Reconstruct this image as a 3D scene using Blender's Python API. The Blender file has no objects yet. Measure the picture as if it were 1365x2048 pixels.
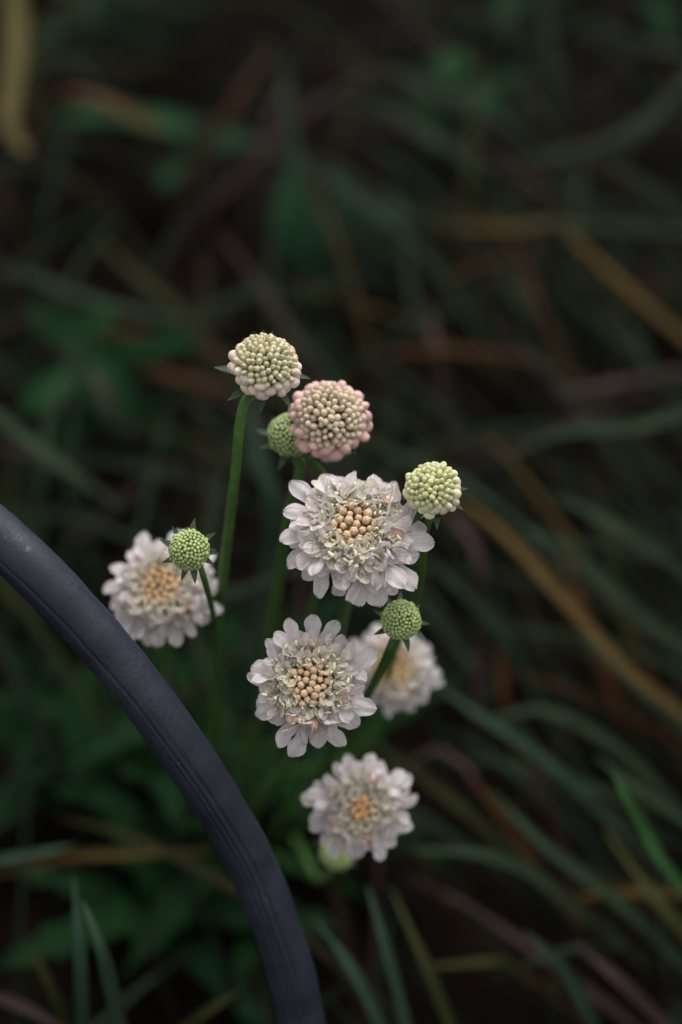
import bpy, math, random
from mathutils import Vector, Matrix, noise
R_ = math.radians
random.seed(11)
sc = bpy.context.scene
COL = sc.collection

# ------------------------------------------------------------------ camera
PITCH = R_(47)
CAM = Vector((0.0, -0.293, 0.695))
FPX = 50 / 36 * 2048                     # focal length in photograph pixels
cd = bpy.data.cameras.new('camera'); cam = bpy.data.objects.new('camera', cd); COL.objects.link(cam)
cam.location = CAM; cam.rotation_euler = (math.pi / 2 - PITCH, 0, 0)
cd.sensor_fit = 'VERTICAL'; cd.sensor_height = 36; cd.sensor_width = 24; cd.lens = 50
cd.clip_start = 0.01; cd.clip_end = 200
cd.dof.use_dof = True; cd.dof.focus_distance = 0.432; cd.dof.aperture_fstop = 3.2
sc.camera = cam
CR = Vector((1, 0, 0)); CU = Vector((0, math.sin(PITCH), math.cos(PITCH)))
CF = Vector((0, math.cos(PITCH), -math.sin(PITCH))); CT = -CF

# ------------------------------------------------------------------ sky, sun, exposure
w = bpy.data.worlds.new('World'); sc.world = w; w.use_nodes = True
nt = w.node_tree; nt.nodes.clear()
sky = nt.nodes.new('ShaderNodeTexSky'); sky.sky_type = 'NISHITA'; sky.sun_disc = False
SUN_EL, SUN_ROT = R_(58), R_(20)
sky.sun_elevation = SUN_EL; sky.sun_rotation = SUN_ROT
sky.air_density = 1.6; sky.dust_density = 4.0; sky.ozone_density = 1.0
hs = nt.nodes.new('ShaderNodeHueSaturation'); hs.inputs['Saturation'].default_value = 0.06
bg = nt.nodes.new('ShaderNodeBackground'); bg.inputs['Strength'].default_value = 0.10
wo = nt.nodes.new('ShaderNodeOutputWorld')
nt.links.new(sky.outputs[0], hs.inputs['Color']); nt.links.new(hs.outputs[0], bg.inputs['Color'])
nt.links.new(bg.outputs[0], wo.inputs['Surface'])
sd = bpy.data.lights.new('sun', 'SUN'); sun = bpy.data.objects.new('sun', sd); COL.objects.link(sun)
sd.energy = 1.0; sd.angle = R_(40); sd.color = (1.0, 0.95, 0.90)
dsun = Vector((math.sin(SUN_ROT) * math.cos(SUN_EL), math.cos(SUN_ROT) * math.cos(SUN_EL), math.sin(SUN_EL)))
sun.rotation_euler = dsun.to_track_quat('Z', 'Y').to_euler(); sun.location = dsun * 5
sc.view_settings.view_transform = 'Standard'; sc.view_settings.look = 'None'
sc.view_settings.gamma = 1; sc.view_settings.exposure = 0.86
sc.render.engine = 'CYCLES'
sc.cycles.use_denoising = True
sc.cycles.max_bounces = 5; sc.cycles.diffuse_bounces = 3; sc.cycles.transmission_bounces = 3
sc.cycles.use_adaptive_sampling = True; sc.cycles.adaptive_threshold = 0.02

# ------------------------------------------------------------------ helpers
def ray(px, py):
    return CF + CR * ((px - 682.5) / FPX) + CU * ((1024 - py) / FPX)
def at(px, py, D):                       # point at depth D along the viewing axis
    return CAM + ray(px, py) * D
def at_z(px, py, z):                     # point at height z above the ground
    d = ray(px, py); return CAM + d * ((z - CAM.z) / d.z)
def mesh(name, V, F, cols=None, uvs=None, smooth=True):
    m = bpy.data.meshes.new(name); m.from_pydata([tuple(v) for v in V], [], F)
    if smooth: m.polygons.foreach_set('use_smooth', [True] * len(m.polygons))
    if cols is not None:
        a = m.color_attributes.new('Col', 'FLOAT_COLOR', 'POINT')
        a.data.foreach_set('color', [c for col in cols for c in (*col[:3], 1.0)])
    if uvs is not None:
        l = m.uv_layers.new(name='UVMap')
        vi = [0] * len(m.loops); m.loops.foreach_get('vertex_index', vi)
        l.data.foreach_set('uv', [c for i in vi for c in uvs[i]])
    m.update(); return m
def ob(name, data, mat=None, parent=None, mx=None, color=None):
    o = bpy.data.objects.new(name, data); COL.objects.link(o)
    if mat and data is not None and not data.materials: data.materials.append(mat)
    if parent is not None: o.parent = parent
    if mx is not None: o.matrix_basis = mx
    if color is not None: o.color = (*color, 1)
    return o
def tag(o, label, cat, group=None):
    o['label'] = label; o['category'] = cat
    if group: o['group'] = group
    return o
def frame(origin, z, xhint):
    z = z.normalized(); x = (xhint - z * xhint.dot(z))
    if x.length < 1e-6: x = z.orthogonal()
    x.normalize(); y = z.cross(x)
    m = Matrix((x, y, z)).transposed().to_4x4(); m.translation = origin; return m
def lerp(a, b, t): return a + (b - a) * t
def mixc(a, b, t): return tuple(a[i] + (b[i] - a[i]) * t for i in range(3))
def sstep(x, a, b):
    t = min(1, max(0, (x - a) / (b - a))); return t * t * (3 - 2 * t)
def interp(tab, x):
    for i in range(len(tab) - 1):
        if x <= tab[i + 1][0]:
            t = (x - tab[i][0]) / (tab[i + 1][0] - tab[i][0]); return lerp(tab[i][1], tab[i + 1][1], t)
    return tab[-1][1]
def catmull(P, n):
    """centripetal spline through P, n steps per span (no overshoot where spans differ)"""
    P = [P[0] * 2 - P[1]] + list(P) + [P[-1] * 2 - P[-2]]; out = []
    for i in range(1, len(P) - 2):
        a, b, c, d = P[i - 1], P[i], P[i + 1], P[i + 2]
        t0 = 0.0; t1 = t0 + (b - a).length ** .5 + 1e-6; t2 = t1 + (c - b).length ** .5 + 1e-6; t3 = t2 + (d - c).length ** .5 + 1e-6
        for k in range(n):
            t = t1 + (t2 - t1) * k / n
            a1 = a * ((t1 - t) / (t1 - t0)) + b * ((t - t0) / (t1 - t0)); a2 = b * ((t2 - t) / (t2 - t1)) + c * ((t - t1) / (t2 - t1))
            a3 = c * ((t3 - t) / (t3 - t2)) + d * ((t - t2) / (t3 - t2))
            b1 = a1 * ((t2 - t) / (t2 - t0)) + a2 * ((t - t0) / (t2 - t0)); b2 = a2 * ((t3 - t) / (t3 - t1)) + a3 * ((t - t1) / (t3 - t1))
            out.append(b1 * ((t2 - t) / (t2 - t1)) + b2 * ((t - t1) / (t2 - t1)))
    out.append(P[-2]); return out
def tube(path, rad, seg=8, cap=True):
    V, F = [], []; n = len(path); prev = None
    for i, p in enumerate(path):
        t = (path[min(i + 1, n - 1)] - path[max(i - 1, 0)]).normalized()
        x = t.orthogonal().normalized() if prev is None else (prev - t * prev.dot(t)).normalized()
        prev = x; y = t.cross(x); r = rad(i / (n - 1)) if callable(rad) else rad
        for k in range(seg):
            a = 2 * math.pi * k / seg; V.append(p + x * (r * math.cos(a)) + y * (r * math.sin(a)))
    for i in range(n - 1):
        for k in range(seg):
            k2 = (k + 1) % seg; F.append((i * seg + k, i * seg + k2, (i + 1) * seg + k2, (i + 1) * seg + k))
    if cap: F.append(tuple(range(seg))[::-1]); F.append(tuple((n - 1) * seg + k for k in range(seg)))
    return V, F
MM = 0.001

# ------------------------------------------------------------------ materials
def material(name, rough=0.6, spec=0.3, trans=0.0, base=None, noise_scale=900, noise_amt=0.25, bump=0.0, bump_scale=1500,
             rnd=0.12, spots=None, veins=0.0, ior=1.45, coord='Object'):
    m = bpy.data.materials.new(name); m.use_nodes = True; n = m.node_tree.nodes; l = m.node_tree.links; n.clear()
    out = n.new('ShaderNodeOutputMaterial'); p = n.new('ShaderNodeBsdfPrincipled')
    p.inputs['Roughness'].default_value = rough; p.inputs['Specular IOR Level'].default_value = spec
    p.inputs['IOR'].default_value = ior
    tc = n.new('ShaderNodeTexCoord')
    if base is None:
        a = n.new('ShaderNodeAttribute'); a.attribute_name = 'Col'; col = a.outputs['Color']
    else:
        a = n.new('ShaderNodeRGB'); a.outputs[0].default_value = (*base, 1); col = a.outputs[0]
    oi = n.new('ShaderNodeObjectInfo')
    mu = n.new('ShaderNodeMix'); mu.data_type = 'RGBA'; mu.blend_type = 'MULTIPLY'; mu.inputs[0].default_value = 1
    l.new(col, mu.inputs[6]); l.new(oi.outputs['Color'], mu.inputs[7]); col = mu.outputs[2]
    nz = n.new('ShaderNodeTexNoise'); nz.inputs['Scale'].default_value = noise_scale; nz.inputs['Detail'].default_value = 4
    l.new(tc.outputs[coord], nz.inputs['Vector'])
    mr = n.new('ShaderNodeMapRange'); mr.inputs[1].default_value = 0.25; mr.inputs[2].default_value = 0.75
    mr.inputs[3].default_value = 1 - noise_amt; mr.inputs[4].default_value = 1 + noise_amt * 0.6
    l.new(nz.outputs[0], mr.inputs[0])
    rr = n.new('ShaderNodeMapRange'); rr.inputs[3].default_value = 1 - rnd; rr.inputs[4].default_value = 1 + rnd
    l.new(oi.outputs['Random'], rr.inputs[0])
    mm = n.new('ShaderNodeMath'); mm.operation = 'MULTIPLY'; l.new(mr.outputs[0], mm.inputs[0]); l.new(rr.outputs[0], mm.inputs[1])
    hv = n.new('ShaderNodeHueSaturation'); l.new(col, hv.inputs['Color']); l.new(mm.outputs[0], hv.inputs['Value'])
    col = hv.outputs[0]
    if spots:
        sn = n.new('ShaderNodeTexNoise'); sn.inputs['Scale'].default_value = spots[1]; sn.inputs['Detail'].default_value = 1
        l.new(tc.outputs[coord], sn.inputs['Vector'])
        sr = n.new('ShaderNodeMapRange'); sr.inputs[1].default_value = spots[2]; sr.inputs[2].default_value = spots[2] + 0.05
        l.new(sn.outputs[0], sr.inputs[0])
        sm = n.new('ShaderNodeMix'); sm.data_type = 'RGBA'; l.new(sr.outputs[0], sm.inputs[0]); l.new(col, sm.inputs[6])
        sm.inputs[7].default_value = (*spots[0], 1); col = sm.outputs[2]
    l.new(col, p.inputs['Base Color'])
    h = None
    if bump:
        bn = n.new('ShaderNodeTexNoise'); bn.inputs['Scale'].default_value = bump_scale; bn.inputs['Detail'].default_value = 3
        l.new(tc.outputs[coord], bn.inputs['Vector']); h = bn.outputs[0]
    if veins:
        uv = n.new('ShaderNodeUVMap'); uv.uv_map = 'UVMap'
        mp = n.new('ShaderNodeMapping'); mp.inputs['Scale'].default_value = (1.2, 9, 1); l.new(uv.outputs[0], mp.inputs['Vector'])
        vn = n.new('ShaderNodeTexNoise'); vn.inputs['Scale'].default_value = 1.6; vn.inputs['Detail'].default_value = 2
        l.new(mp.outputs[0], vn.inputs['Vector'])
        h = vn.outputs[0]
        vm = n.new('ShaderNodeMapRange'); vm.inputs[1].default_value = .35; vm.inputs[2].default_value = .65
        vm.inputs[3].default_value = .90; vm.inputs[4].default_value = 1.03; l.new(vn.outputs[0], vm.inputs[0])
        v2 = n.new('ShaderNodeHueSaturation'); l.new(col, v2.inputs['Color']); l.new(vm.outputs[0], v2.inputs['Value']); col = v2.outputs[0]
        l.new(col, p.inputs['Base Color'])
    if h is not None:
        b = n.new('ShaderNodeBump'); b.inputs['Strength'].default_value = bump or veins
        b.inputs['Distance'].default_value = 0.0006; l.new(h, b.inputs['Height']); l.new(b.outputs[0], p.inputs['Normal'])
    sh = p.outputs[0]
    if trans:
        t = n.new('ShaderNodeBsdfTranslucent'); l.new(col, t.inputs['Color'])
        mx = n.new('ShaderNodeMixShader'); mx.inputs[0].default_value = trans
        l.new(p.outputs[0], mx.inputs[1]); l.new(t.outputs[0], mx.inputs[2]); sh = mx.outputs[0]
    l.new(sh, out.inputs['Surface']); return m

M_PETAL = material('petal', 0.55, 0.25, 0.38, noise_scale=350, noise_amt=0.08, veins=0.8, rnd=0.06, spots=((0.42, 0.26, 0.13), 190, 0.745))
M_INNER = material('inner_petal', 0.6, 0.2, 0.5, noise_scale=350, noise_amt=0.06, veins=0.5, rnd=0.05)
M_STAMEN = material('stamen', 0.75, 0.1, 0.25, noise_amt=0.1)
M_BUD = material('floret_bud', 0.5, 0.3, 0.0, noise_scale=700, noise_amt=0.14, bump=0.12, bump_scale=1600, rnd=0.14)
M_STEM = material('stem', 0.5, 0.35, 0.0, noise_scale=260, noise_amt=0.3, bump=0.12, bump_scale=900, rnd=0.1)
M_BRACT = material('bract', 0.6, 0.25, 0.1, noise_scale=400, noise_amt=0.3, rnd=0.2)
M_GRASS = material('grass_blade', 0.65, 0.12, 0.18, ior=1.3, noise_scale=45, noise_amt=0.35, rnd=0.25, veins=0.35)
M_LEAF = material('weed_leaf', 0.65, 0.12, 0.15, ior=1.3, noise_scale=60, noise_amt=0.3, rnd=0.2, veins=0.3)
M_HAIR = material('bristle', 0.6, 0.2, 0.0, base=(0.10, 0.045, 0.02), noise_amt=0.2)

def soil_mat():
    m = material('soil', 1.0, 0.0, 0, ior=1.1, base=(0.007, 0.005, 0.004), noise_scale=30, noise_amt=0.5, bump=1.0, bump_scale=90)
    return m
def hose_mat():
    m = bpy.data.materials.new('hose_rubber'); m.use_nodes = True; n = m.node_tree.nodes; l = m.node_tree.links
    p = n['Principled BSDF']; p.inputs['Roughness'].default_value = 0.5; p.inputs['Specular IOR Level'].default_value = 0.35
    tc = n.new('ShaderNodeTexCoord')
    def nz(scale, det, rgh=0.6):
        x = n.new('ShaderNodeTexNoise'); x.inputs['Scale'].default_value = scale; x.inputs['Detail'].default_value = det
        x.inputs['Roughness'].default_value = rgh; l.new(tc.outputs['Object'], x.inputs['Vector']); return x.outputs[0]
    def mr(s, a, b, c, d):
        x = n.new('ShaderNodeMapRange'); l.new(s, x.inputs[0])
        for i, v in enumerate((a, b, c, d)): x.inputs[i + 1].default_value = v
        return x.outputs[0]
    def mix(f, a, b):
        x = n.new('ShaderNodeMix'); x.data_type = 'RGBA'; l.new(f, x.inputs[0])
        for i, v in ((6, a), (7, b)):
            if isinstance(v, tuple): x.inputs[i].default_value = (*v, 1)
            else: l.new(v, x.inputs[i])
        return x.outputs[2]
    c = mix(mr(nz(26, 5), 0.35, 0.7, 0, 1), (0.013, 0.016, 0.026), (0.030, 0.036, 0.056))     # faded, chalky patches
    c = mix(mr(nz(900, 3), 0.54, 0.62, 0, 0.7), c, (0.014, 0.014, 0.019))                      # pitting
    c = mix(mr(nz(170, 2), 0.70, 0.76, 0, 0.5), c, (0.17, 0.17, 0.20))                          # dust specks
    c = mix(mr(nz(11, 6, .7), 0.50, 0.72, 0, 0.55), c, (0.052, 0.055, 0.068))                     # dried dust
    l.new(c, p.inputs['Base Color'])
    l.new(mr(nz(60, 4), 0.3, 0.7, 0.42, 0.66), p.inputs['Roughness'])
    b = n.new('ShaderNodeBump'); b.inputs['Strength'].default_value = 0.35; b.inputs['Distance'].default_value = 0.0005
    l.new(nz(1100, 4), b.inputs['Height']); l.new(b.outputs[0], p.inputs['Normal'])
    return m

# ------------------------------------------------------------------ ground
def build_ground():
    xs = [-60, -20, -6, -2.4] + [-1.4 + 0.05 * i for i in range(57)] + [2.4, 6, 20, 60]
    ys = [-60, -20, -6, -2.4] + [-1.2 + 0.05 * i for i in range(73)] + [3.4, 7, 20, 60]
    V, F = [], []
    for y in ys:
        for x in xs:
            z = -0.012 + 0.02 * noise.noise((x * 6, y * 6, 0)) + 0.012 * noise.noise((x * 19, y * 19, 3))
            V.append((x, y, z))
    nx = len(xs)
    for j in range(len(ys) - 1):
        for i in range(nx - 1): F.append((j * nx + i, j * nx + i + 1, (j + 1) * nx + i + 1, (j + 1) * nx + i))
    o = ob('ground', mesh('ground', V, F), soil_mat()); o['kind'] = 'structure'
build_ground()

# ------------------------------------------------------------------ grass blades
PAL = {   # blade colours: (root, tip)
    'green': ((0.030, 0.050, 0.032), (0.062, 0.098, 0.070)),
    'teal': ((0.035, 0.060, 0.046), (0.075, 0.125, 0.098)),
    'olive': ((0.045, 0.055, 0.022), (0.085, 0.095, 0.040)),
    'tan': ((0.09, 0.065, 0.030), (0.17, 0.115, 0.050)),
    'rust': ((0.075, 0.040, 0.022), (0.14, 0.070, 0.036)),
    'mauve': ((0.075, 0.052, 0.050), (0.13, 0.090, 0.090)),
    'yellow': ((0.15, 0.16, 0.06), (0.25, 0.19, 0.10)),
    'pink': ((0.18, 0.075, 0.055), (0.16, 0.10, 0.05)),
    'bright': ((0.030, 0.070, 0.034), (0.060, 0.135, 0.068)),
}
def deepen(c, f, sat):                  # darker and a little richer
    g = sum(c) / 3; return tuple(max(.002, (g + (v - g) * sat) * f) for v in c)
for k_ in ('green', 'teal', 'bright'): PAL[k_] = tuple((c[0] * 1.05, c[1], c[2] * .88) for c in PAL[k_])
for k_ in PAL: PAL[k_] = tuple(deepen(c, .47, 1.42 if k_ in ('green', 'teal', 'bright') else 1.2) for c in PAL[k_])
BLADE_LABEL = {
    'green': 'grey-green grass blade', 'teal': 'blue-green grass blade', 'olive': 'olive-yellow grass blade', 'tan': 'dry tan grass blade',
    'rust': 'rusty withered grass blade', 'mauve': 'greyish mauve dead blade', 'bright': 'fresh mid-green grass blade'}
LANDMARKS = [((20, 150), 'near the hanging yellow leaf'), ((220, 210), 'near the pinkish withered leaf'), ((395, 395), 'around the weed with one long smooth leaf'),
    ((610, 690), 'behind the tall cream bud head'), ((215, 900), 'around the bushy weed behind the hose'), ((700, 470), 'by the shaded oval-leaved weed'),
    ((880, 300), 'by the weed between two crossing blades'), ((1290, 60), 'around the weed with long pale leaves'), ((1040, 60), 'around the weed with wide leaves'),
    ((1000, 450), 'beside the short level tan blade'), ((1260, 600), 'beside the steep tan blade'), ((950, 720), 'behind the pale lemon-green bud head'),
    ((1150, 1230), 'along the longest tan blade'), ((1250, 900), 'along the wavy grey-green blade'), ((1300, 1700), 'round the fresh mid-green blade'),
    ((950, 1500), 'near the faded white flower'), ((850, 1750), 'near the lowest creamy flower'), ((700, 1960), 'at the foot of the hose'),
    ((1080, 1960), 'in front of the lowest creamy flower'), ((290, 1720), 'under the middle of the hose'), ((180, 1950), 'by the pair of upright blue-green blades'),
    ((480, 1250), 'behind the scabious stems'), ((60, 1400), 'under the upper bend of the hose'), ((430, 1950), 'beside the lower end of the hose')]
LANDMARKS = [((lambda q: (q.x, q.y))(at_z(x, y, .04)), t) for (x, y), t in LANDMARKS]
def near(p):
    return min(LANDMARKS, key=lambda l: (l[0][0] - p.x) ** 2 + (l[0][1] - p.y) ** 2)[1]
def blade_geo(path, width, col, tipw=0.12, fold=0.25, twist=0.0, V=None, F=None, C=None, U=None):
    """path runs from tip to root; a V-folded strip of five columns"""
    V = [] if V is None else V; F = [] if F is None else F; C = [] if C is None else C; U = [] if U is None else U
    n = len(path); base = len(V)
    for i, p in enumerate(path):
        u = i / (n - 1)
        t = (path[min(i + 1, n - 1)] - path[max(i - 1, 0)]).normalized()
        side = t.cross(Vector((0, 0, 1)))
        if side.length < 0.15: side = t.cross(Vector((0.3, 1, 0.1)))
        side.normalize(); nor = side.cross(t).normalized()
        if nor.z < 0: nor = -nor
        q = Matrix.Rotation(twist * (u - 0.4), 3, t); side = q @ side; nor = q @ nor
        wd = width * 0.5 * (tipw + (1 - tipw) * min(1, u * 3.2) ** 0.8) * (1 - 0.25 * max(0, u - 0.7) / 0.3)
        for v in (-1, -0.5, 0, 0.5, 1):
            V.append(p + side * (wd * v) + nor * (wd * fold * (abs(v) - 0.4)))
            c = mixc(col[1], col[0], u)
            k = 1.18 if v == 0 else 1.0
            C.append((c[0] * k, c[1] * k, c[2] * k)); U.append((u * 3, (v + 1) / 2))
    for i in range(n - 1):
        for k in range(4):
            a = base + i * 5 + k; F.append((a, a + 1, a + 6, a + 5))
    return V, F, C, U
def grass_blade(pts, width, kind, name='grass_blade', label=None, cat='grass blade', group=None, fold=0.25, twist=0.5, tipw=0.12, f=0.85):
    path = catmull(pts, 5); k_ = PAL[kind]
    if kind in ('green', 'teal', 'olive') and f < .7 and random.random() < .2: k_ = (k_[0], mixc(k_[1], PAL[random.choice(('tan', 'rust'))][1], .6))   # withering tip
    base = path[-1].copy()
    V, F, C, U = blade_geo([p - base for p in path], width, (mixc((0, 0, 0), k_[0], f), mixc((0, 0, 0), k_[1], f)), tipw, fold, twist)
    o = ob(name, mesh(name, V, F, C, U), M_GRASS); o.location = base
    if not label:
        ln = sum((path[i + 1] - path[i]).length for i in range(len(path) - 1))
        size = ('long ' if ln > .24 else 'short ' if ln < .18 else '') + ('broad' if width > 6.2 * MM else 'narrow' if width < 4.4 * MM else 'slender')
        label = size + ' ' + BLADE_LABEL[kind] + ' ' + near(path[len(path) // 3]); group = label.split(' ', 1)[1]
    tag(o, label, cat, group)
    return o
def rooted(pxs, z0, z1, bow=0.0):
    """pixels from tip to last seen point at heights z0..z1, then a root that bends down into the soil"""
    n = len(pxs); P = []
    for i, (x, y) in enumerate(pxs):
        t = i / max(1, n - 1); P.append(at_z(x, y, lerp(z0, z1, t) + bow * 4 * t * (1 - t)))
    d = P[-1] - P[-2]; d.z = 0; d.normalize()
    zz = P[-1].z
    P.append(P[-1] + d * (0.35 * zz + 0.01) + Vector((0, 0, -0.5 * zz)))
    P.append(P[-1] + d * (0.12 * zz + 0.005) + Vector((0, 0, -0.5 * zz - 0.012)))
    return P
MAIN = [  # pixels tip -> root, tip height, root-side height, width mm, kind
    ([(905, 985), (1000, 1060), (1120, 1190), (1260, 1345), (1400, 1460)], .17, .12, 8.5, 'tan'),
    ([(1000, 930), (1090, 875), (1180, 858), (1260, 856), (1400, 825)], .15, .16, 11, 'green'),
    ([(1100, 985), (1200, 1035), (1290, 1090), (1400, 1170)], .17, .14, 10, 'green'),
    ([(1020, 1045), (1130, 1095), (1220, 1180), (1330, 1265), (1420, 1340)], .15, .10, 11, 'green'),
    ([(890, 1020), (945, 1085), (968, 1150), (962, 1225)], .14, .10, 8, 'mauve'),
    ([(840, 1110), (940, 1195), (1005, 1265), (1045, 1325), (1090, 1420)], .14, .08, 10, 'green'),
    ([(880, 1375), (960, 1430), (1050, 1490), (1140, 1560), (1220, 1640)], .15, .09, 8, 'teal'),
    ([(980, 1580), (1100, 1700), (1220, 1790), (1350, 1910)], .13, .09, 9, 'green'),
    ([(1225, 1545), (1262, 1610), (1310, 1700), (1385, 1800)], .22, .16, 8.5, 'bright'),
    ([(1190, 1510), (1290, 1590), (1400, 1660)], .16, .12, 8, 'green'),
    ([(820, 1700), (950, 1705), (1050, 1740), (1140, 1810)], .12, .08, 7.5, 'green'),
    ([(1050, 1860), (1120, 1930), (1190, 2050), (1210, 2120)], .16, .10, 8.5, 'teal'),
    ([(1150, 1885), (1240, 1960), (1360, 2080)], .11, .08, 8, 'mauve'),
    ([(735, 1770), (765, 1870), (790, 1960), (822, 2090)], .17, .14, 5.5, 'teal'),
    ([(630, 1840), (700, 1930), (775, 2080)], .16, .14, 6, 'teal'),
    ([(780, 1770), (830, 1880), (870, 1970), (915, 2090)], .14, .11, 5.5, 'olive'),
    ([(840, 1935), (920, 1928), (1010, 1925), (1060, 1960)], .10, .06, 5, 'olive'),
    ([(148, 1755), (158, 1870), (163, 1960), (168, 2100)], .20, .17, 6, 'teal'),
    ([(165, 1800), (200, 1890), (222, 1970), (250, 2100)], .22, .18, 6.5, 'teal'),
    ([(150, 1690), (70, 1708), (-40, 1730)], .14, .12, 6, 'teal'),
    ([(420, 1702), (290, 1708), (140, 1714), (80, 1730)], .10, .07, 6.5, 'tan'),
    ([(60, 1890), (100, 1970), (150, 2090)], .13, .10, 5, 'olive'),
    ([(130, 2060), (60, 2020), (-40, 1985)], .13, .10, 6, 'mauve'),
    ([(480, 1980), (420, 2020), (330, 2085)], .13, .10, 5.5, 'olive'),
    ([(250, 1020), (150, 950), (70, 890), (-40, 815)], .15, .17, 9, 'green'),
    ([(160, 680), (115, 790), (85, 900), (62, 1010)], .12, .08, 9, 'green'),
    ([(470, 735), (400, 690), (240, 668), (100, 690)], .10, .06, 9, 'rust'),
    ([(470, 780), (350, 752), (240, 722), (190, 700)], .10, .06, 8, 'rust'),
    ([(175, 730), (215, 795), (240, 860)], .12, .08, 8, 'mauve'),
    ([(390, 645), (250, 618), (150, 588), (10, 540)], .11, .09, 10, 'green'),
    ([(185, 460), (260, 540), (350, 610), (450, 720)], .12, .06, 9, 'olive'),
    ([(492, 770), (512, 890), (542, 990), (545, 1080), (525, 1210)], .17, .09, 9.5, 'teal'),
    ([(625, 1120), (540, 1160), (440, 1195), (390, 1215)], .16, .12, 6.5, 'teal'),
    ([(555, 80), (475, 195), (405, 310)], .10, .06, 11, 'rust'),
    ([(570, 160), (545, 240), (515, 345)], .10, .07, 10, 'mauve'),
    ([(715, 175), (850, 260), (945, 335), (1000, 400)], .14, .09, 10, 'green'),
    ([(940, 350), (1100, 312), (1210, 285), (1310, 225), (1420, 140)], .12, .12, 9, 'green'),
    ([(1235, 315), (1320, 225), (1420, 110)], .10, .10, 7, 'green'),
    ([(965, 90), (950, 250), (930, 430)], .12, .07, 8, 'olive'),
    ([(1085, -30), (1105, 120), (1125, 270)], .12, .07, 9, 'green'),
    ([(1150, 25), (1290, 90), (1420, 125)], .13, .12, 12, 'green'),
    ([(1040, 150), (1080, 220), (1115, 300)], .10, .06, 9, 'olive'),
    ([(778, 330), (800, 450), (822, 560), (835, 680), (838, 720)], .13, .07, 7, 'green'),
    ([(860, 452), (960, 455), (1060, 455), (1130, 440)], .11, .08, 9, 'tan'),
    ([(1110, 440), (1220, 545), (1310, 625), (1410, 720)], .13, .10, 9, 'tan'),
    ([(860, 565), (940, 540), (1020, 515), (1100, 505)], .09, .06, 8.5, 'rust'),
    ([(960, 430), (1150, 450), (1400, 475)], .10, .09, 8, 'green'),
    ([(770, 705), (880, 700), (1000, 708), (1130, 740)], .11, .06, 8, 'rust'),
    ([(852, 610), (875, 700), (892, 810)], .11, .07, 9, 'mauve'),
    ([(1010, 555), (1050, 620), (1090, 700)], .10, .06, 8, 'green'),
    ([(1100, 790), (1220, 770), (1380, 745)], .09, .08, 9, 'mauve'),
    ([(930, 1540), (1010, 1640), (1090, 1760)], .11, .07, 7, 'rust'),
    ([(980, 1440), (1080, 1420), (1210, 1480), (1330, 1590)], .10, .07, 8, 'green'),
    ([(1150, 1260), (1240, 1340), (1390, 1480)], .12, .09, 9, 'green'),
    ([(1120, 1090), (1160, 1200), (1200, 1320)], .08, .05, 9, 'rust'),
    ([(1000, 1290), (1010, 1400), (1040, 1510)], .09, .05, 8, 'rust'),
    ([(1150, 1795), (1250, 1785), (1400, 1790)], .09, .07, 6.5, 'tan'),
    ([(960, 1560), (880, 1500), (800, 1540)], .09, .06, 5, 'mauve'),
    ([(1210, 1660), (1300, 1780), (1400, 1900)], .11, .09, 8, 'olive'),
]
for pts, z0, z1, wd, kind in MAIN:
    grass_blade(rooted(pts, z0, z1, 0.012), wd * .84 * MM, kind, twist=random.uniform(-0.6, 0.6), f=random.uniform(.72, .98))
grass_blade(rooted([(52, 305), (22, 255), (30, 140), (34, 20), (20, -60)], .17, .20, 0), 15 * MM, 'yellow', 'yellowing_leaf',
            'broad yellow and tan withering leaf hanging down beside a pink leaf', 'leaf', fold=0.15, twist=0.3, tipw=0.35, f=1.05)
grass_blade(rooted([(320, 262), (255, 222), (190, 196), (110, 188)], .13, .09, .01), 12 * MM, 'pink', 'withered_leaf',
            'pinkish brown withered leaf lying next to the yellow hanging leaf', 'leaf', fold=0.2, tipw=0.3)
grass_blade(rooted([(215, -20), (130, 20), (60, 75), (20, 130)], .15, .10, .01), 9 * MM, 'olive')

def flow(x, y):                          # ground direction a blade leans to (root -> tip)
    if x > 0.04 and y < 0.55: a = R_(138)
    elif x > 0.04: a = R_(160) if random.random() < .5 else R_(40)
    elif y < 0.25: a = R_(95)
    else: a = R_(random.choice((20, 160, 200, 330, 80)))
    return a + random.gauss(0, 0.38)
def free_path(x, y, L, el0, az, droop, n=7):
    p = Vector((x, y, -0.012)); P = [p.copy()]; el = el0
    for i in range(n):
        p = p + Vector((math.cos(az) * math.cos(el), math.sin(az) * math.cos(el), math.sin(el))) * (L / n)
        el -= droop * (0.5 + i / n); az += random.gauss(0, 0.05)
        if p.z < 0.006: p.z = 0.006; el = 0
        P.append(p.copy())
    return P[::-1]
def clear_of_flowers(P):                 # keep loose blades below the flower heads and off the hose
    return all(not (q.z > 0.2 and abs(q.x) < 0.24 and q.y < 0.2) for q in P)
def seen(p):
    v = p - CAM; D = v.dot(CF)
    if D < 0.1: return False
    return abs(v.dot(CR) / D * FPX) < 760 and abs(v.dot(CU) / D * FPX) < 1100
kinds = ['green'] * 11 + ['teal'] * 3 + ['olive'] * 2 + ['rust'] + ['tan'] + ['mauve'] * 2
cnt = 0
while cnt < 230:
    x = random.uniform(-0.42, 0.5); y = random.uniform(-0.05, 1.15)
    if y > 0.45 and random.random() < 0.5: continue
    if x < 0.03 and random.random() < 0.25: continue
    P = free_path(x, y, random.uniform(.16, .32), R_(random.uniform(35, 68)), flow(x, y), random.uniform(.12, .26))
    if not clear_of_flowers(P) or max(q.z for q in P) > 0.19: continue
    if not any(seen(q) for q in P): continue
    k = random.choice(kinds)
    grass_blade(P, random.choice((random.uniform(2.5, 4.5), random.uniform(4, 7))) * MM, k, twist=random.uniform(-1.2, 1.2), f=random.uniform(.3, .85)); cnt += 1
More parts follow.
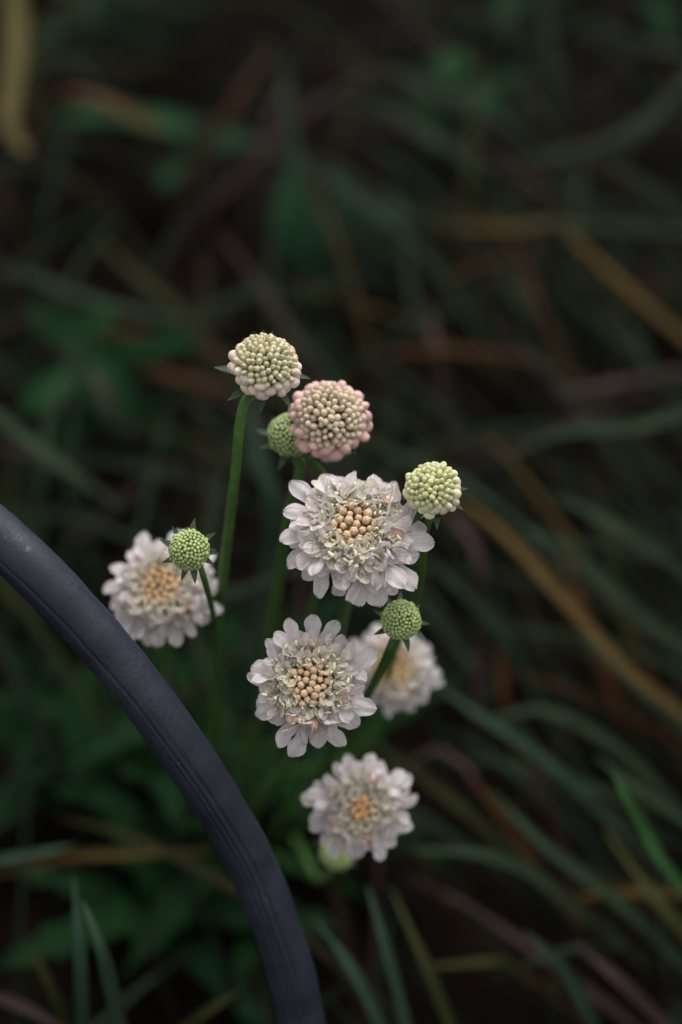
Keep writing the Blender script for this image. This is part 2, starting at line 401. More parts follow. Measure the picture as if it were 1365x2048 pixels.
# thatch of uncountable grass around and below, one mass
V, F, C, U = [], [], [], []
n_th = 0
while n_th < 5200:
    x = random.uniform(-1.3, 1.3); y = random.uniform(-0.9, 2.2)
    P = free_path(x, y, random.uniform(.08, .24), R_(random.uniform(20, 65)), flow(x, y) + random.gauss(0, .4), random.uniform(.12, .35), 5)
    if max(q.z for q in P) > 0.13: continue
    k = random.choice(kinds + ['rust', 'mauve', 'rust'])
    c = PAL[k]; f = random.uniform(.08, .36) if random.random() < .85 else random.uniform(.4, .8)  # most thatch blades darkened in colour to stand for deep shade
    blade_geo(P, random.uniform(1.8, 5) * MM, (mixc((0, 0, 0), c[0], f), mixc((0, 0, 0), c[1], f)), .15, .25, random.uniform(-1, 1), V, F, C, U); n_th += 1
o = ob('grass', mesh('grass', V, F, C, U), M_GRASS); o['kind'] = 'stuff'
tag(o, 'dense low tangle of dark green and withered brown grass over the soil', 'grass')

# ------------------------------------------------------------------ broad-leaved weeds and scabious leaves
def leaf_geo(L, W, col, droop=0.5, cup=0.25, wav=0.1, lobes=0.0, seed=0, nu=12):
    V, F, C, U = [], [], [], []; rs = random.Random(seed)
    ph = rs.uniform(0, 6); p = Vector((0, 0, 0)); el = 0.0
    for i in range(nu + 1):
        u = i / nu
        wd = W * 0.5 * (math.sin(math.pi * min(1, u ** 0.75)) ** 0.8 * 0.97 + 0.03)
        if lobes: wd *= 1 - lobes * (0.5 + 0.5 * math.cos(u * 2 * math.pi * 5.5))
        for v in (-1, -.5, 0, .5, 1):
            V.append(p + Vector((0, wd * v, wd * cup * abs(v) + W * wav * math.sin(u * 9 + ph + v * 2) * abs(v) - (0.02 * W if v == 0 else 0))))
            k = 1.25 if v == 0 else 1.0; C.append(tuple(c * k for c in col)); U.append((u * 2, (v + 1) / 2))
        el -= droop / nu * (0.4 + 1.2 * u); p = p + Vector((math.cos(el), 0, math.sin(el))) * (L / nu)
    for i in range(nu):
        for k in range(4):
            a = i * 5 + k; F.append((a, a + 1, a + 6, a + 5))
    return mesh('leaf', V, F, C, U)
def weed(base, leaves, label, group=None, name='leafy_weed', height=0.08, cat='weed'):
    t = ob(name, None); t.location = base; t.empty_display_size = 0.02
    tag(t, label, cat, group)
    top = Vector((0.004, 0.002, height))
    v, f = tube([Vector((0, 0, -0.02)), Vector((0.002, 0, height * .5)), top], lambda u: 0.0022 - 0.001 * u, 7)
    ob('stem', mesh('stem', v, f, [(0.04, 0.08, 0.03)] * len(v)), M_STEM, t)
    for i, (az, el, L, W, col, h, lob) in enumerate(leaves):
        m = leaf_geo(L, W, col, random.uniform(.4, 1.0), .2, .06, lob, i + int(az * 7))
        q = Matrix.Translation((0.002, 0.001, height * h)) @ Matrix.Rotation(az, 4, 'Z') @ Matrix.Rotation(-el, 4, 'Y')
        ob('leaf', m, M_LEAF, t, q)
    return t
LG = (0.007, 0.036, 0.008); LG2 = (0.011, 0.042, 0.015); LG3 = (0.004, 0.017, 0.006)
def ring_leaves(n, L, W, col, lob=0.0, el=(0.1, 0.7)):
    a0 = random.uniform(0, 6)
    return [(a0 + i * 2.4 + random.uniform(-.3, .3), random.uniform(*el), L * random.uniform(.7, 1.15), W * random.uniform(.8, 1.15),
             mixc(col, LG3, random.random() * .6), 0.35 + 0.65 * i / n, lob) for i in range(n)]
def soil_at(px, py):
    p = at_z(px, py, 0); p.z = -0.005; return p
WEEDS = [
    ((395, 395), ring_leaves(4, .085, .030, LG2) + [(R_(172), .25, .13, .034, LG2, .9, 0)], 'weed with one long smooth green leaf lying under the pink withered leaf', .075),
    ((610, 690), ring_leaves(4, .06, .028, LG3) + [(R_(100), .9, .085, .034, LG2, 1, 0)], 'weed with a single upright rounded leaf behind the cream bud head', .07),
    ((215, 900), ring_leaves(10, .085, .032, LG), 'bushy fresh-green weed growing behind the start of the hose', .10),
    ((700, 560), ring_leaves(6, .07, .030, LG3), 'dark green weed with oval leaves half hidden in the shade', .08),
    ((880, 330), ring_leaves(7, .075, .030, LG), 'green weed between two crossing grey-green blades', .09),
    ((200, 190), ring_leaves(7, .08, .030, LG3), 'dark weed growing between the yellow and the pink leaf', .10),
    ((330, 130), ring_leaves(6, .08, .030, LG3), 'low shaded weed with narrow dark leaves beside the rusty blade', .09),
    ((1010, 90), ring_leaves(6, .08, .030, LG2), 'weed with wide leaves among the far grey-green blades', .09),
    ((1290, 60), ring_leaves(6, .09, .034, LG2), 'weed with long pale leaves under a broad grass blade', .10),
]
for (px, py), lv, lb, h in WEEDS: weed(soil_at(px, py), lv, lb, None, height=h)
ROS = [((300, 1560), 9, 'showing under the middle of the hose'), ((505, 1700), 12, 'from which the scabious stems rise'), ((600, 1640), 9, 'behind the lowest creamy flower'),
       ((120, 1620), 8, 'beside the blue-green blade under the hose'), ((430, 1500), 8, 'behind the scabious stems'), ((330, 1880), 7, 'beside the lower part of the hose')]
for (px, py), n, lb in ROS:
    weed(soil_at(px, py), ring_leaves(n, .105, .030, (0.005, 0.022, 0.005), 0.62, (.35, 1.0)),
         'rosette of deeply cut dark green leaves ' + lb, 'scabious leaf rosettes', 'leaf_rosette', .05, 'plant')

# ------------------------------------------------------------------ floret parts shared by all flowers
P_WHITE = (0.885, 0.835, 0.83); P_THROAT = (0.86, 0.82, 0.62); P_CREAM = (0.92, 0.87, 0.74)
def petal_geo(phi, L, W, rt, zt, a0, a1, curl, rs, cw, ct, nu=9, nv=7):
    V, F, C, U = [], [], [], []
    def prof(u): return interp([(0, .45), (.2, .55), (.42, .82), (.62, .98), (.68, 1.0)], u) if u < .68 else math.sqrt(max(0.012, 1 - ((u - .68) / .325) ** 2))
    us = [1 - (1 - i / nu) ** 1.45 for i in range(nu + 1)]
    rho, z = rt, zt; ph1, ph2 = rs.uniform(0, 6), rs.uniform(0, 6); skew = rs.uniform(-.09, .09); cup = rs.uniform(-.05, .28)
    cph, sph = math.cos(phi), math.sin(phi); rough = rs.uniform(.02, .055)
    line = []
    for i in range(nu + 1):
        u = us[i]; line.append((rho, z)); du = (us[i + 1] - u) if i < nu else 0
        al = lerp(a0, a1, sstep(u, 0, .75)) + curl * sstep(u, .6, 1.0)
        rho += math.sin(al) * L * du; z += math.cos(al) * L * du
    for i in range(nu + 1):
        u = us[i]; al = lerp(a0, a1, sstep(u, 0, .75)) + curl * sstep(u, .6, 1.0)
        wd = W * .5 * prof(u)
        for j in range(nv):
            v = -1 + 2 * j / (nv - 1)
            back = 0.035 * math.sin(5 * v + ph2) * L * sstep(u, .75, 1)
            r0, z0 = line[i]; r0 -= back * math.sin(al); z0 -= back * math.cos(al)
            s = wd * v * (1 + rough * math.sin(u * 14 + ph1 + 3 * v))
            # wrapped round the throat at the base, flat further out
            a = s / max(r0, 1e-5); f = sstep(u, .05, .5)
            wx, wy = r0 * math.cos(a), r0 * math.sin(a)
            fx, fy = r0, s + skew * u * u * L
            x, y = lerp(wx, fx, f), lerp(wy, fy, f)
            h = cup * wd * v * v * f + rough * W * math.sin(u * 11 + v * 4 + ph2) * abs(v) * f + .05 * W * math.cos(v * 5) * f
            x -= h * math.cos(al); z1 = z0 + h * math.sin(al)
            V.append((x * cph - y * sph, x * sph + y * cph, z1))
            C.append(mixc(ct, cw, sstep(u, 0.0, .45))); U.append((u, (v + 1) / 2))
    for i in range(nu):
        for j in range(nv - 1):
            a = i * nv + j; F.append((a, a + 1, a + nv + 1, a + nv))
    return V, F, C, U
def tube_geo(r0, r1, zt, c0, c1, seg=10):
    V, F, C, U = [], [], [], []
    for i in range(6):
        u = i / 5; r = r0 + (r1 - r0) * (u ** 1.8)
        for k in range(seg):
            a = 2 * math.pi * k / seg; V.append((r * math.cos(a), r * math.sin(a), zt * u)); C.append(mixc(c0, c1, u)); U.append((u, k / seg))
    for i in range(5):
        for k in range(seg):
            k2 = (k + 1) % seg; F.append((i * seg + k, i * seg + k2, (i + 1) * seg + k2, (i + 1) * seg + k))
    return V, F, C, U
def stamen_geo(L, lean, az, zt, rs, thin=.17):
    d = Vector((math.cos(az), math.sin(az), 0)); P = []
    for i in range(7):
        u = i / 6; P.append(Vector((0, 0, zt * .35 + L * u * math.cos(lean * u))) + d * (L * u * math.sin(lean * u) + .5))
    V, F = tube(P, thin, 5); C = [(0.80, 0.80, 0.60)] * len(V)
    # anther lying across the tip
    t = Vector((rs.uniform(-1, 1), rs.uniform(-1, 1), rs.uniform(-.2, .9))).normalized(); b = len(V)
    hl = rs.uniform(.55, .95)
    V2, F2 = tube([P[-1] + t * (hl * (k / 3 - 1) ) for k in range(7)], lambda u: .10 + .24 * math.sin(math.pi * u) ** .5, 6)
    V += V2; F += [tuple(i + b for i in f) for f in F2]; C += [(0.84, 0.82, 0.60)] * len(V2)
    return V, F, C, [(0, 0)] * len(V)
def scaled(V): return [Vector(v) * MM for v in V]
def m4(name, g): return mesh(name, scaled(g[0]), g[1], g[2], g[3])

def make_outer(seed, cw, ct):
    """ray floret: funnel tube, three long outer lobes, two short inner ones, stamens"""
    rs = random.Random(seed); zt = rs.uniform(5.5, 6.6); rt = 1.75
    parts = [('floret', m4('floret', tube_geo(.65, rt + .05, zt + .25, (0.66, 0.68, 0.48), mixc(ct, cw, .6))), M_PETAL)]
    for phi, L, W, a1 in ((0, 9.8, 4.8, 62), (62, 8.2, 4.3, 60), (-62, 8.2, 4.3, 60), (133, 5.6, 3.6, 44), (-133, 5.6, 3.6, 44)):
        g = petal_geo(R_(phi + rs.uniform(-9, 9)), L * rs.uniform(.86, 1.12), W * rs.uniform(.88, 1.14), rt, zt, R_(22), R_(a1 + rs.uniform(-16, 14)),
                      R_(rs.uniform(-35, 30)), rs, mixc(cw, (0.84, 0.72, 0.70), rs.random() * .4), ct)
        parts.append(('petal', m4('petal', g), M_PETAL))
    for k in range(rs.choice((2, 2, 3))):
        parts.append(('stamen', m4('stamen', stamen_geo(rs.uniform(6.5, 9), rs.uniform(.1, .6), rs.uniform(0, 6.28), zt, rs)), M_STAMEN))
    return parts
def make_inner(seed, cw, ct):
    """small disc floret: one little star-shaped funnel, two stamens"""
    rs = random.Random(seed); zt = rs.uniform(3.2, 4.0); rt = .85
    V, F, C, U = [], [], [], []
    def add(g):
        b = len(V); V.extend(g[0]); F.extend(tuple(i + b for i in f) for f in g[1]); C.extend(g[2]); U.extend(g[3])
    add(tube_geo(.4, rt, zt, (0.74, 0.72, 0.52), ct))
    for k in range(5):
        phi = k * 72 + rs.uniform(-8, 8); out = .75 + .25 * math.cos(R_(phi))
        add(petal_geo(R_(phi), 3.5 * out * rs.uniform(.85, 1.2), 2.5 * rs.uniform(.85, 1.15), rt, zt - .1, R_(22), R_(rs.uniform(35, 62)), R_(rs.uniform(-50, 20)), rs, cw, ct, 5, 5))
    parts = [('inner_floret', m4('inner_floret', (V, F, C, U)), M_INNER)]
    for k in range(rs.choice((1, 2, 2))):
        parts.append(('stamen', m4('stamen', stamen_geo(rs.uniform(3.6, 6.0), rs.uniform(.1, .5), rs.uniform(0, 6.28), zt, rs, .13)), M_STAMEN))
    return parts
OUTER = [make_outer(100 + i, P_WHITE, P_THROAT) for i in range(9)]
MID = [make_outer(200 + i, mixc(P_WHITE, P_CREAM, .35), P_THROAT) for i in range(6)]
INNER = [make_inner(300 + i, P_CREAM, (0.88, 0.84, 0.66)) for i in range(9)]
def put_parts(parts, root, mx, tint=None):
    top = None
    for name, me, mat in parts:
        if top is None: top = ob(name, me, mat, root, mx, tint)
        else: ob(name, me, mat, top, None, tint)
    return top

def bud_mesh(name, r, h, c0, c1, lobes=5, lob=.10, split=.5, seg=15, rings=8, tipfac=1.0):
    """closed floret bud: a lobed, tapering knob; c0 at the base, c1 at the tip"""
    V, F, C = [], [], []
    for i in range(rings + 1):
        t = i / rings; th = math.pi * t           # bottom -> top
        rr = math.sin(th) * r * (0.72 + 0.36 * sstep(t, .1, .7)); z = h * (1 - math.cos(th)) / 2
        for k in range(seg):
            a = 2 * math.pi * k / seg; q = 1 - lob * sstep(t, .35, .9) * (0.5 + 0.5 * math.cos(lobes * a)) ** 2
            V.append((rr * q * math.cos(a) * MM, rr * q * math.sin(a) * MM, (z - .06 * h * lob * 4 * sstep(t, .9, 1)) * MM))
            C.append(mixc(c0, c1, sstep(t, max(.15, split - .45), min(1, split + .2))))
    for i in range(rings):
        for k in range(seg):
            k2 = (k + 1) % seg; F.append((i * seg + k, i * seg + k2, (i + 1) * seg + k2, (i + 1) * seg + k))
    return mesh(name, V, F, C)
G_DARK = (0.075, 0.17, 0.045)
BUD_BEIGE = bud_mesh('floret_bud', 1.16, 3.0, (0.34, 0.21, 0.10), (0.66, 0.47, 0.31), 5, .34, .62, 20, 9)
BUD_PEACH = bud_mesh('floret_bud', 1.25, 3.4, (0.55, 0.42, 0.30), (0.76, 0.45, 0.34), 5, .16)
BUD_CREAM = bud_mesh('floret_bud', 1.0, 2.6, (0.20, 0.30, 0.09), (0.66, 0.60, 0.42), 5, .22, .6)
BUD_CREAMBIG = bud_mesh('floret_bud', 1.0, 2.3, (0.48, 0.46, 0.25), (0.78, 0.70, 0.55), 3, .12)
BUD_PINKBIG = bud_mesh('floret_bud', 1.0, 2.3, (0.55, 0.47, 0.31), (0.78, 0.61, 0.53), 3, .12)
BUD_ROSE = bud_mesh('floret_bud', 1.0, 2.6, (0.58, 0.42, 0.32), (0.75, 0.48, 0.44), 3, .12)
BUD_TAN = bud_mesh('floret_bud', 1.0, 2.6, (0.16, 0.19, 0.08), (0.66, 0.54, 0.40), 5, .24, .62)
BUD_GREEN = bud_mesh('floret_bud', 1.0, 2.6, (0.06, 0.17, 0.03), (0.50, 0.56, 0.26), 5, .14, .85)
BUD_LIME = bud_mesh('floret_bud', 1.0, 2.6, (0.08, 0.21, 0.035), (0.56, 0.62, 0.27), 5, .14, .85)

def core_mesh(R, squash, col):
    V, F = [], []; seg, rings = 20, 12
    for i in range(rings + 1):
        th = math.pi * i / rings
        for k in range(seg):
            a = 2 * math.pi * k / seg
            V.append((R * math.sin(th) * math.cos(a) * MM, R * math.sin(th) * math.sin(a) * MM, R * squash * math.cos(th) * MM))
    for i in range(rings):
        for k in range(seg):
            k2 = (k + 1) % seg; F.append((i * seg + k, (i + 1) * seg + k, (i + 1) * seg + k2, i * seg + k2))
    return mesh('receptacle', V, F, [col] * len(V))
def bract_mesh(seed):
    rs = random.Random(seed); V, F, C, U = [], [], [], []
    for i in range(9):
        u = i / 8; wd = 1.15 * (math.sin(math.pi * (0.12 + .88 * u) ** .8) * .95 + .05)
        z = -1.2 * u * u * rs.uniform(.9, 1.1) + 1.6 * u
        for v in (-1, 0, 1):
            V.append((u * 7.0, wd * v + .3 * math.sin(u * 3), z + .35 * wd * abs(v))); U.append((u, (v + 1) / 2))
            C.append(mixc((0.045, 0.095, 0.040), (0.055, 0.085, 0.055), u))
    for i in range(8):
        for k in range(2):
            a = i * 3 + k; F.append((a, a + 1, a + 4, a + 3))
    return m4('bract', (V, F, C, U))
BRACTS = [bract_mesh(i) for i in range(4)]
def bristle_mesh():
    V, F = tube([Vector((0, 0, 0)), Vector((.05, 0, 1.6)), Vector((.25, .1, 3.1))], lambda u: .085 * (1 - .8 * u), 4)
    return mesh('bristle', scaled(V), F)
BRISTLE = bristle_mesh()

BASE = at_z(505, 1700, 0.0)
def stem_for(root, base, headpt, nrm, vias, r_top, r_bot, col):
    P = [headpt + nrm * 0.001, headpt - nrm * 0.006] + [at(*v) for v in vias]
    last = P[-1]
    P.append(last.lerp(base, .5) + Vector((0, 0, .02))); P.append(base + Vector((0, 0, -.012)))
    path = [p - base for p in catmull(P, 9)]
    v, f = tube(path, lambda u: lerp(r_top, r_bot, u) * MM, 10)
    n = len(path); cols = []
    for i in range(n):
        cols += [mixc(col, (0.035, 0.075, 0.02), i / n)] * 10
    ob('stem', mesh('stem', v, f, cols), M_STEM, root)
def new_head(px, py, D, tilt, name, label, cat, group=None):
    c = at(px, py, D); sx, sy = tilt
    n = (CR * sx + CU * sy + CT * math.sqrt(max(.05, 1 - sx * sx - sy * sy))).normalized()
    base = BASE + Vector((random.uniform(-.03, .03), random.uniform(-.025, .025), 0))
    base.z = -0.01
    root = ob(name, None); root.location = base; root.empty_display_size = .01; tag(root, label, cat, group)
    H = Matrix.Translation(-base) @ frame(c, n, CR)
    return root, base, c, n, H
GOLD = math.pi * (3 - math.sqrt(5))
def sphere_slots(R, size, th0, th1):
    """spiral slots over a dome, spacing follows size(theta); returns theta, phi"""
    out = []; c = math.cos(th0); i = 0
    while True:
        th = math.acos(max(-1, min(1, c)))
        if th > th1: break
        out.append((th, i * GOLD)); i += 1
        s = size(th); c -= 4 * s * s * .90 / (2 * math.pi * R * R)
        if c < -1 or i > 290: break
    return out

def open_flower(px, py, D, Rpx, tilt, label, vias, seed, n_out=17, n_mid=13, n_in=46, centre=24, c_rad=5.3, stem_col=(0.08, 0.19, 0.04),
                peach=5, droop=0.0, gaps=(), tint=(1, 1, 1), r_stem=1.6, c_tint=(1, 1, 1)):
    rs = random.Random(seed)
    root, base, c, n, H = new_head(px, py, D, tilt, 'scabious_flower', label, 'flower', None)
    k = (Rpx / FPX * D) / 0.0200
    S = Matrix.Scale(k, 4)
    stem_for(root, base, c - n * .003, n, vias, r_stem * .9, r_stem * 1.15, stem_col)
    ob('receptacle', core_mesh(6.2, .82, (0.50, 0.48, 0.28)), M_STEM, root, H @ S)
    for i in range(9):
        ob('bract', BRACTS[i % 4], M_BRACT, root, H @ S @ Matrix.Translation((0, 0, -.0035)) @ Matrix.Rotation(i * 6.283 / 9 + rs.uniform(-.1, .1), 4, 'Z') @ Matrix.Rotation(R_(rs.uniform(-5, 25)), 4, 'Y') @ Matrix.Translation((.003, 0, 0)))
    def place(parts, az, beta, r, z, sc_, spin=0.0, tn=None):
        e = Vector((math.cos(az), math.sin(az), 0)); zz = Vector((0, 0, 1))
        ax = e * math.sin(beta) + zz * math.cos(beta); xo = e * math.cos(beta) - zz * math.sin(beta)
        mx = frame((e * r + zz * z) * MM, ax, xo) @ Matrix.Rotation(spin, 4, 'Z') @ Matrix.Scale(sc_, 4)
        return put_parts(parts, root, H @ S @ mx, tn)
    def tn():
        a = rs.random(); return tuple(tint[i] * v for i, v in enumerate((1 - .04 * a, 1 - .05 * a, 1 - .01 * a)))
    for i in range(n_out):
        az = 6.283 * (i + rs.uniform(-.22, .22)) / n_out
        if any(abs((az - g + math.pi) % 6.283 - math.pi) < .15 for g in gaps): continue
        place(rs.choice(OUTER), az, R_(52 + droop + rs.uniform(-14, 12)), 5.0, -.6 + rs.uniform(-.8, .8), rs.uniform(.84, 1.08), rs.uniform(-.5, .5), tn())
    for i in range(n_mid):
        az = 6.283 * (i + .5 + rs.uniform(-.3, .3)) / n_mid
        place(rs.choice(MID), az, R_(33 + rs.uniform(-10, 10)), 4.6, .8 + rs.uniform(-.5, .5), rs.uniform(.66, .80), rs.uniform(-.5, .5), tn())
    # disc: buds in the centre, small florets round them, all on one spiral over the dome
    RD = 6.0
    for i in range(centre + n_in):
        if i < centre:
            rr = c_rad * math.sqrt((i + .5) / centre); az = i * GOLD
            th = rr / 9.5; b = rs.choice((BUD_BEIGE,))
            s = rs.uniform(.78, 1.08) * (0.95 + .12 * rr / c_rad)
            p = Vector((rr * math.cos(az), rr * math.sin(az), 5.2 + 1.0 * (1 - (rr / c_rad) ** 2)))
            d = Vector((math.cos(az) * math.sin(th * .7), math.sin(az) * math.sin(th * .7), math.cos(th * .7)))
            mx = frame(p * MM, d, Vector((rs.uniform(-1, 1), rs.uniform(-1, 1), 0.1))) @ Matrix.Scale(s, 4)
            ob('floret_bud', b, M_BUD, root, H @ S @ mx, c_tint)
        else:
            t = (i - centre + .5) / n_in; rr = lerp(c_rad * .80, 6.4, t ** .8); az = i * GOLD
            beta = R_(lerp(16, 52, t) + rs.uniform(-9, 9)); z = lerp(4.0, .9, t)
            place(rs.choice(INNER), az, beta, rr, z, rs.uniform(.85, 1.15) * lerp(.80, 1.3, t), rs.uniform(-.6, .6), mixc((1, 1, 1), (1.0, .97, .98), rs.random()))
    for i in range(peach):
        az = rs.uniform(0, 6.283); e = Vector((math.cos(az), math.sin(az), 0))
        be = R_(rs.uniform(48, 62)); p = e * rs.uniform(8.6, 9.8) + Vector((0, 0, rs.uniform(3.2, 4.4)))
        d = e * math.sin(be) + Vector((0, 0, math.cos(be)))
        ob('floret_bud', BUD_PEACH, M_BUD, root, H @ S @ frame(p * MM, d, Vector((.3, .2, 1))) @ Matrix.Scale(rs.uniform(.9, 1.25), 4))
    return root

def bud_head(px, py, D, Rpx, tilt, label, vias, kind, seed, r_stem=1.4, stem_col=(0.08, 0.19, 0.04)):
    rs = random.Random(seed)
    root, base, c, n, H = new_head(px, py, D, tilt, 'scabious_bud', label, 'flower bud', None)
    Rm = Rpx / FPX * D / MM                        # head radius in mm
    stem_for(root, base, c - n * (Rm * .55 * MM), n, vias, r_stem * .9, r_stem * 1.15, stem_col)
    big = kind != 'green' and kind != 'lime'
    if big:
        R0 = Rm * .70; sq = .80; s_in, s_out, th1 = Rm * (.104 if kind == 'lemon' else .09), Rm * (.172 if kind == 'rose' else .155), R_(106)
        size = lambda th: lerp(s_in, s_out, sstep(th, R_(58), R_(84)))
    else:
        R0 = Rm * .80; sq = .95; th1 = R_(138); size = lambda th: Rm * lerp(.100, .122, sstep(th, .5, 1.8))
    ob('receptacle', core_mesh(R0 * .97, sq, {'cream': (0.10, 0.16, 0.05), 'lemon': (0.09, 0.17, 0.045), 'rose': (0.08, 0.10, 0.04)}.get(kind, (0.045, 0.13, 0.022))), M_STEM, root, H)
    for th, ph in sphere_slots(R0 + (Rm - R0) * .5, size, 0.05, th1):
        s = size(th) * rs.uniform(.80, 1.14); outer = sstep(th, R_(60), R_(78))
        d = Vector((math.sin(th) * math.cos(ph), math.sin(th) * math.sin(ph), math.cos(th)))
        p = Vector((d.x * R0, d.y * R0, d.z * R0 * sq))
        nd = Vector((d.x, d.y, d.z / sq)).normalized()
        nd = (nd + Vector((rs.uniform(-1, 1), rs.uniform(-1, 1), rs.uniform(-1, 1))) * .13).normalized()
        edge = outer > .5 and rs.random() < .93
        if kind == 'cream': b = BUD_PINKBIG if edge and rs.random() < .75 else (BUD_CREAMBIG if edge else BUD_CREAM)
        elif kind == 'lemon': b = BUD_CREAMBIG if edge else BUD_CREAM
        elif kind == 'rose': b = BUD_ROSE if edge else BUD_TAN
        else: b = BUD_GREEN if kind == 'green' else BUD_LIME
        ln = (Rm - R0) / 2.6 * (rs.uniform(.98, 1.38) if edge else rs.uniform(.88, 1.10)) * (1.25 if big else 1.25)
        wdt = s * (rs.uniform(1.0, 1.22) if edge else 1.14 if kind == 'lemon' else 1.08)
        ov = rs.uniform(.82, 1.22) if edge else rs.uniform(.9, 1.1)
        mx = frame((p - nd * .4) * MM, nd, Vector((rs.uniform(-1, 1), rs.uniform(-1, 1), .2))) @ Matrix.Diagonal((wdt * ov, wdt / ov, ln, 1))
        tintc = (1, 1, 1)
        if kind == 'lemon': tintc = (.94, .98, .86) if edge else (.86, .96, .72)
        elif kind == 'cream' and not edge: tintc = (1, 1, .94)
        ob('floret_bud', b, M_BUD, root, H @ mx, tintc)
        if kind in ('cream', 'rose', 'lemon') and not edge and rs.random() < {'cream': .8, 'rose': .25, 'lemon': .25}[kind]:
            for _ in range(2 if kind == 'cream' else 1):
                q = rs.uniform(0, 6.283); sd_ = nd.orthogonal().normalized(); sd_ = Matrix.Rotation(q, 3, nd) @ sd_
                ob('bristle', BRISTLE, M_HAIR, root, H @ frame((p + sd_ * s * .9) * MM, nd - sd_ * .10, sd_) @ Matrix.Scale(ln * .95, 4))
    nb = 8 if big else 9
    for i in range(nb):
        a = 6.283 * (i + rs.uniform(-.2, .2)) / nb
        sc_ = Rm / 10.5 * (.72 if kind == 'rose' else .92 if big else 1.12)
        ob('bract', BRACTS[i % 4], M_BRACT, root, H @ Matrix.Translation((0, 0, -R0 * sq * .62 * MM)) @ Matrix.Rotation(a, 4, 'Z')
           @ Matrix.Rotation(R_(rs.uniform(-12, 22)), 4, 'Y') @ Matrix.Translation((R0 * .70 * MM, 0, 0)) @ Matrix.Scale(1.35 * sc_ * rs.uniform(.85, 1.15), 4))
    return root

# ------------------------------------------------------------------ the flowers
open_flower(705, 1073, .438, 156, (0.02, .42), 'largest open white scabious flower, standing just below the pink bud head',
            [(700, 1180, .49), (686, 1240, .51), (640, 1420, .58)], 5, n_out=20, n_mid=14, n_in=58, centre=22, c_rad=5.0, peach=4)
open_flower(622, 1366, .440, 136, (-.03, .10), 'open white scabious flower with round beige button centre and loose blush petals',
            [(612, 1440, .50), (575, 1530, .55)], 8, n_out=16, n_mid=4, n_in=46, centre=30, c_rad=5.6, peach=8)
open_flower(718, 1611, .490, 108, (.10, .06), 'soft-focus creamy white scabious flower at the lower end of the clump',
            [(690, 1690, .55), (640, 1760, .62)], 13, n_out=17, n_mid=12, n_in=50, centre=16, c_rad=3.9, peach=5, c_tint=(1.05, .85, .62))
open_flower(331, 1184, .492, 119, (-.08, .40), 'white scabious flower half behind the small green bud, beside the hose',
            [(327, 1290, .545), (332, 1380, .60), (400, 1560, .68)], 21, n_out=17, n_mid=12, n_in=34, centre=34, c_rad=6.6, peach=6, c_tint=(1.0, .95, .78))
open_flower(788, 1338, .530, 95, (-.14, .18), 'faded white scabious flower partly hidden behind the beige-centred flower',
            [(770, 1420, .60), (690, 1540, .66)], 34, n_out=14, n_mid=8, n_in=26, centre=46, c_rad=7.4, peach=6, c_tint=(1.0, .98, .72))
bud_head(530, 735, .432, 70, (.22, .50), 'tall domed bud head with cream and blush buds on a straight green stem',
         [(490, 805, .437), (470, 960, .455), (447, 1150, .485), (432, 1290, .52), (430, 1450, .58)], 'cream', 3, 1.65, (0.095, 0.20, 0.04))
bud_head(660, 840, .455, 76, (.06, .20), 'pink-edged bud head with tan centre, above the largest white flower',
         [(622, 910, .462), (648, 955, .475), (650, 1080, .52), (620, 1230, .56)], 'rose', 4, 1.35, (0.095, 0.20, 0.04))
bud_head(866, 980, .432, 58, (-.16, .50), 'pale lemon-green bud head touching the rim of the largest white flower',
         [(856, 1045, .440), (838, 1175, .475), (795, 1290, .505), (762, 1385, .535), (680, 1520, .60)], 'lemon', 6, 1.35, (0.06, 0.15, 0.03))
bud_head(379, 1100, .436, 41, (-.16, .22), 'small round green bud in front of the white flower beside the hose',
         [(404, 1142, .441), (420, 1200, .465), (434, 1275, .505), (440, 1450, .58)], 'lime', 7, 1.0, (0.05, 0.14, 0.03))
bud_head(580, 869, .460, 44, (-.10, .30), 'small green bud tucked behind the pink-edged bud head',
         [(600, 925, .468), (578, 1030, .495), (556, 1170, .535), (540, 1280, .57)], 'green', 9, 1.8, (0.095, 0.20, 0.04))
bud_head(803, 1240, .446, 40, (.08, .28), 'small bright green bud in front of the faded white flower',
         [(786, 1285, .450), (757, 1350, .470), (700, 1450, .52)], 'lime', 10, 1.5, (0.06, 0.16, 0.03))
bud_head(676, 1706, .545, 33, (.0, .2), 'blurred lime-green bud peeping out under the lowest creamy flower',
         [(668, 1745, .58), (630, 1760, .64)], 'lime', 12, 1.0, (0.03, 0.08, 0.02))

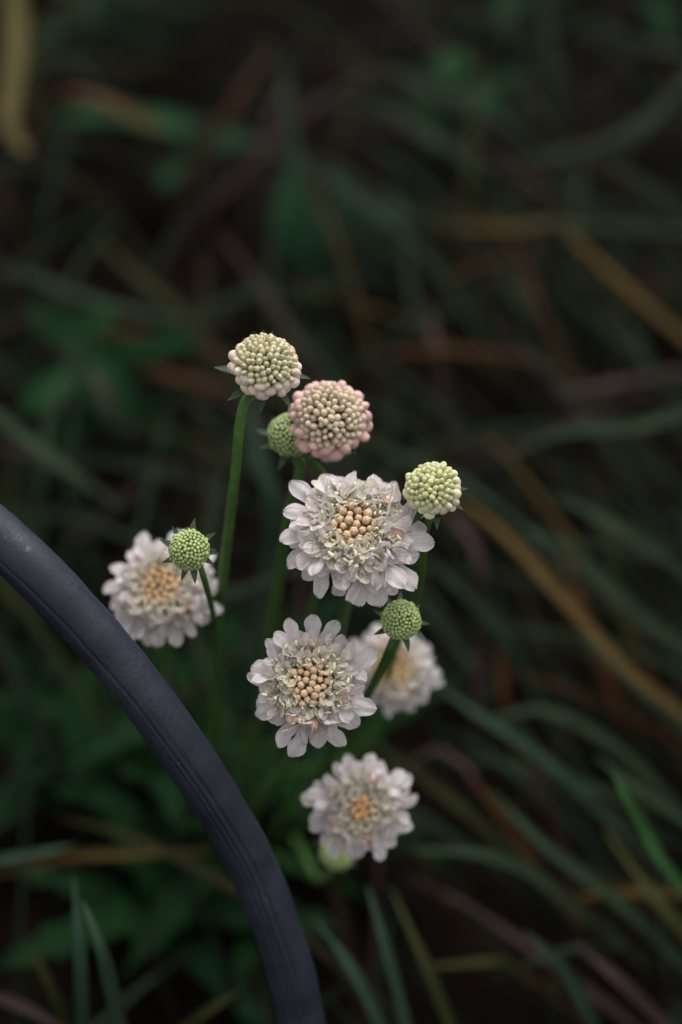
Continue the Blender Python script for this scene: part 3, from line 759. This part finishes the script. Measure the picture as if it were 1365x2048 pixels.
# ------------------------------------------------------------------ hose
def build_hose():
    hp = [at(-170, 945, .425), at(-20, 1060, .425), at(65, 1136, .425), at(140, 1215, .428), at(220, 1305, .432), at(296, 1400, .437), at(370, 1505, .444), at(432, 1600, .451), at(490, 1700, .459),
          at(534, 1800, .467), at(570, 1900, .475), at(596, 2000, .483), at(606, 2060, .488)]
    h0 = hp[0]
    left = [h0 + Vector((-.62, .06, -h0.z + .0)), h0 + Vector((-.50, .07, -h0.z + .012)), h0 + Vector((-.36, .08, -.20)), h0 + Vector((-.24, .075, -.045)), h0 + Vector((-.09, .030, .014))]
    e = hp[-1]
    right = [e + Vector((.004, -.02, -.07)), e + Vector((0, -.03, -.16)), Vector((e.x + .01, e.y - .09, .012)), Vector((e.x + .05, e.y - .25, .006))]
    path = catmull(left + hp + right, 14); n = len(path); seg = 112; r0 = 0.0079
    V, F = [], []; org = path[0].copy()
    for i, p in enumerate(path):
        t = (path[min(i + 1, n - 1)] - path[max(i - 1, 0)]).normalized(); s = i / (n - 1)
        x = CT - t * CT.dot(t); x.normalize(); y = t.cross(x)
        wob = 0.0003 * noise.noise((s * 40, 0, 0)) + .00012 * noise.noise((s * 190, 2, 0))
        g2 = sstep(s, .44, .58); gc = lerp(28, 3, sstep(s, .3, .7)); sh = 6 * noise.noise((s * 14, 5, 0))
        for k in range(seg):
            a = 360 * k / seg
            def groove(c, wdt, dep):
                dd = (a - c + 180) % 360 - 180; return dep * math.exp(-(dd / wdt) ** 2)
            jag = .00010 * noise.noise((s * 400, 9, 1)) * (1 - g2)
            r = r0 + wob - groove(gc + sh, 2.4, .00066 + jag) - g2 * groove(gc - 15 + sh * .6, 4.5, .0005) + groove(200, 12, .0003)
            r -= g2 * groove(gc + 13 + sh, 4, .00035)
            ar = R_(a); V.append(p - org + x * (r * math.cos(ar)) + y * (r * math.sin(ar)))
    for i in range(n - 1):
        for k in range(seg):
            k2 = (k + 1) % seg; F.append((i * seg + k, i * seg + k2, (i + 1) * seg + k2, (i + 1) * seg + k))
    F.append(tuple(range(seg))[::-1]); F.append(tuple((n - 1) * seg + k for k in range(seg)))
    o = ob('garden_hose', mesh('garden_hose', V, F), hose_mat()); o.location = org
    tag(o, 'thick dark blue-grey rubber hose bending down in front of the flowers', 'hose')
build_hose()
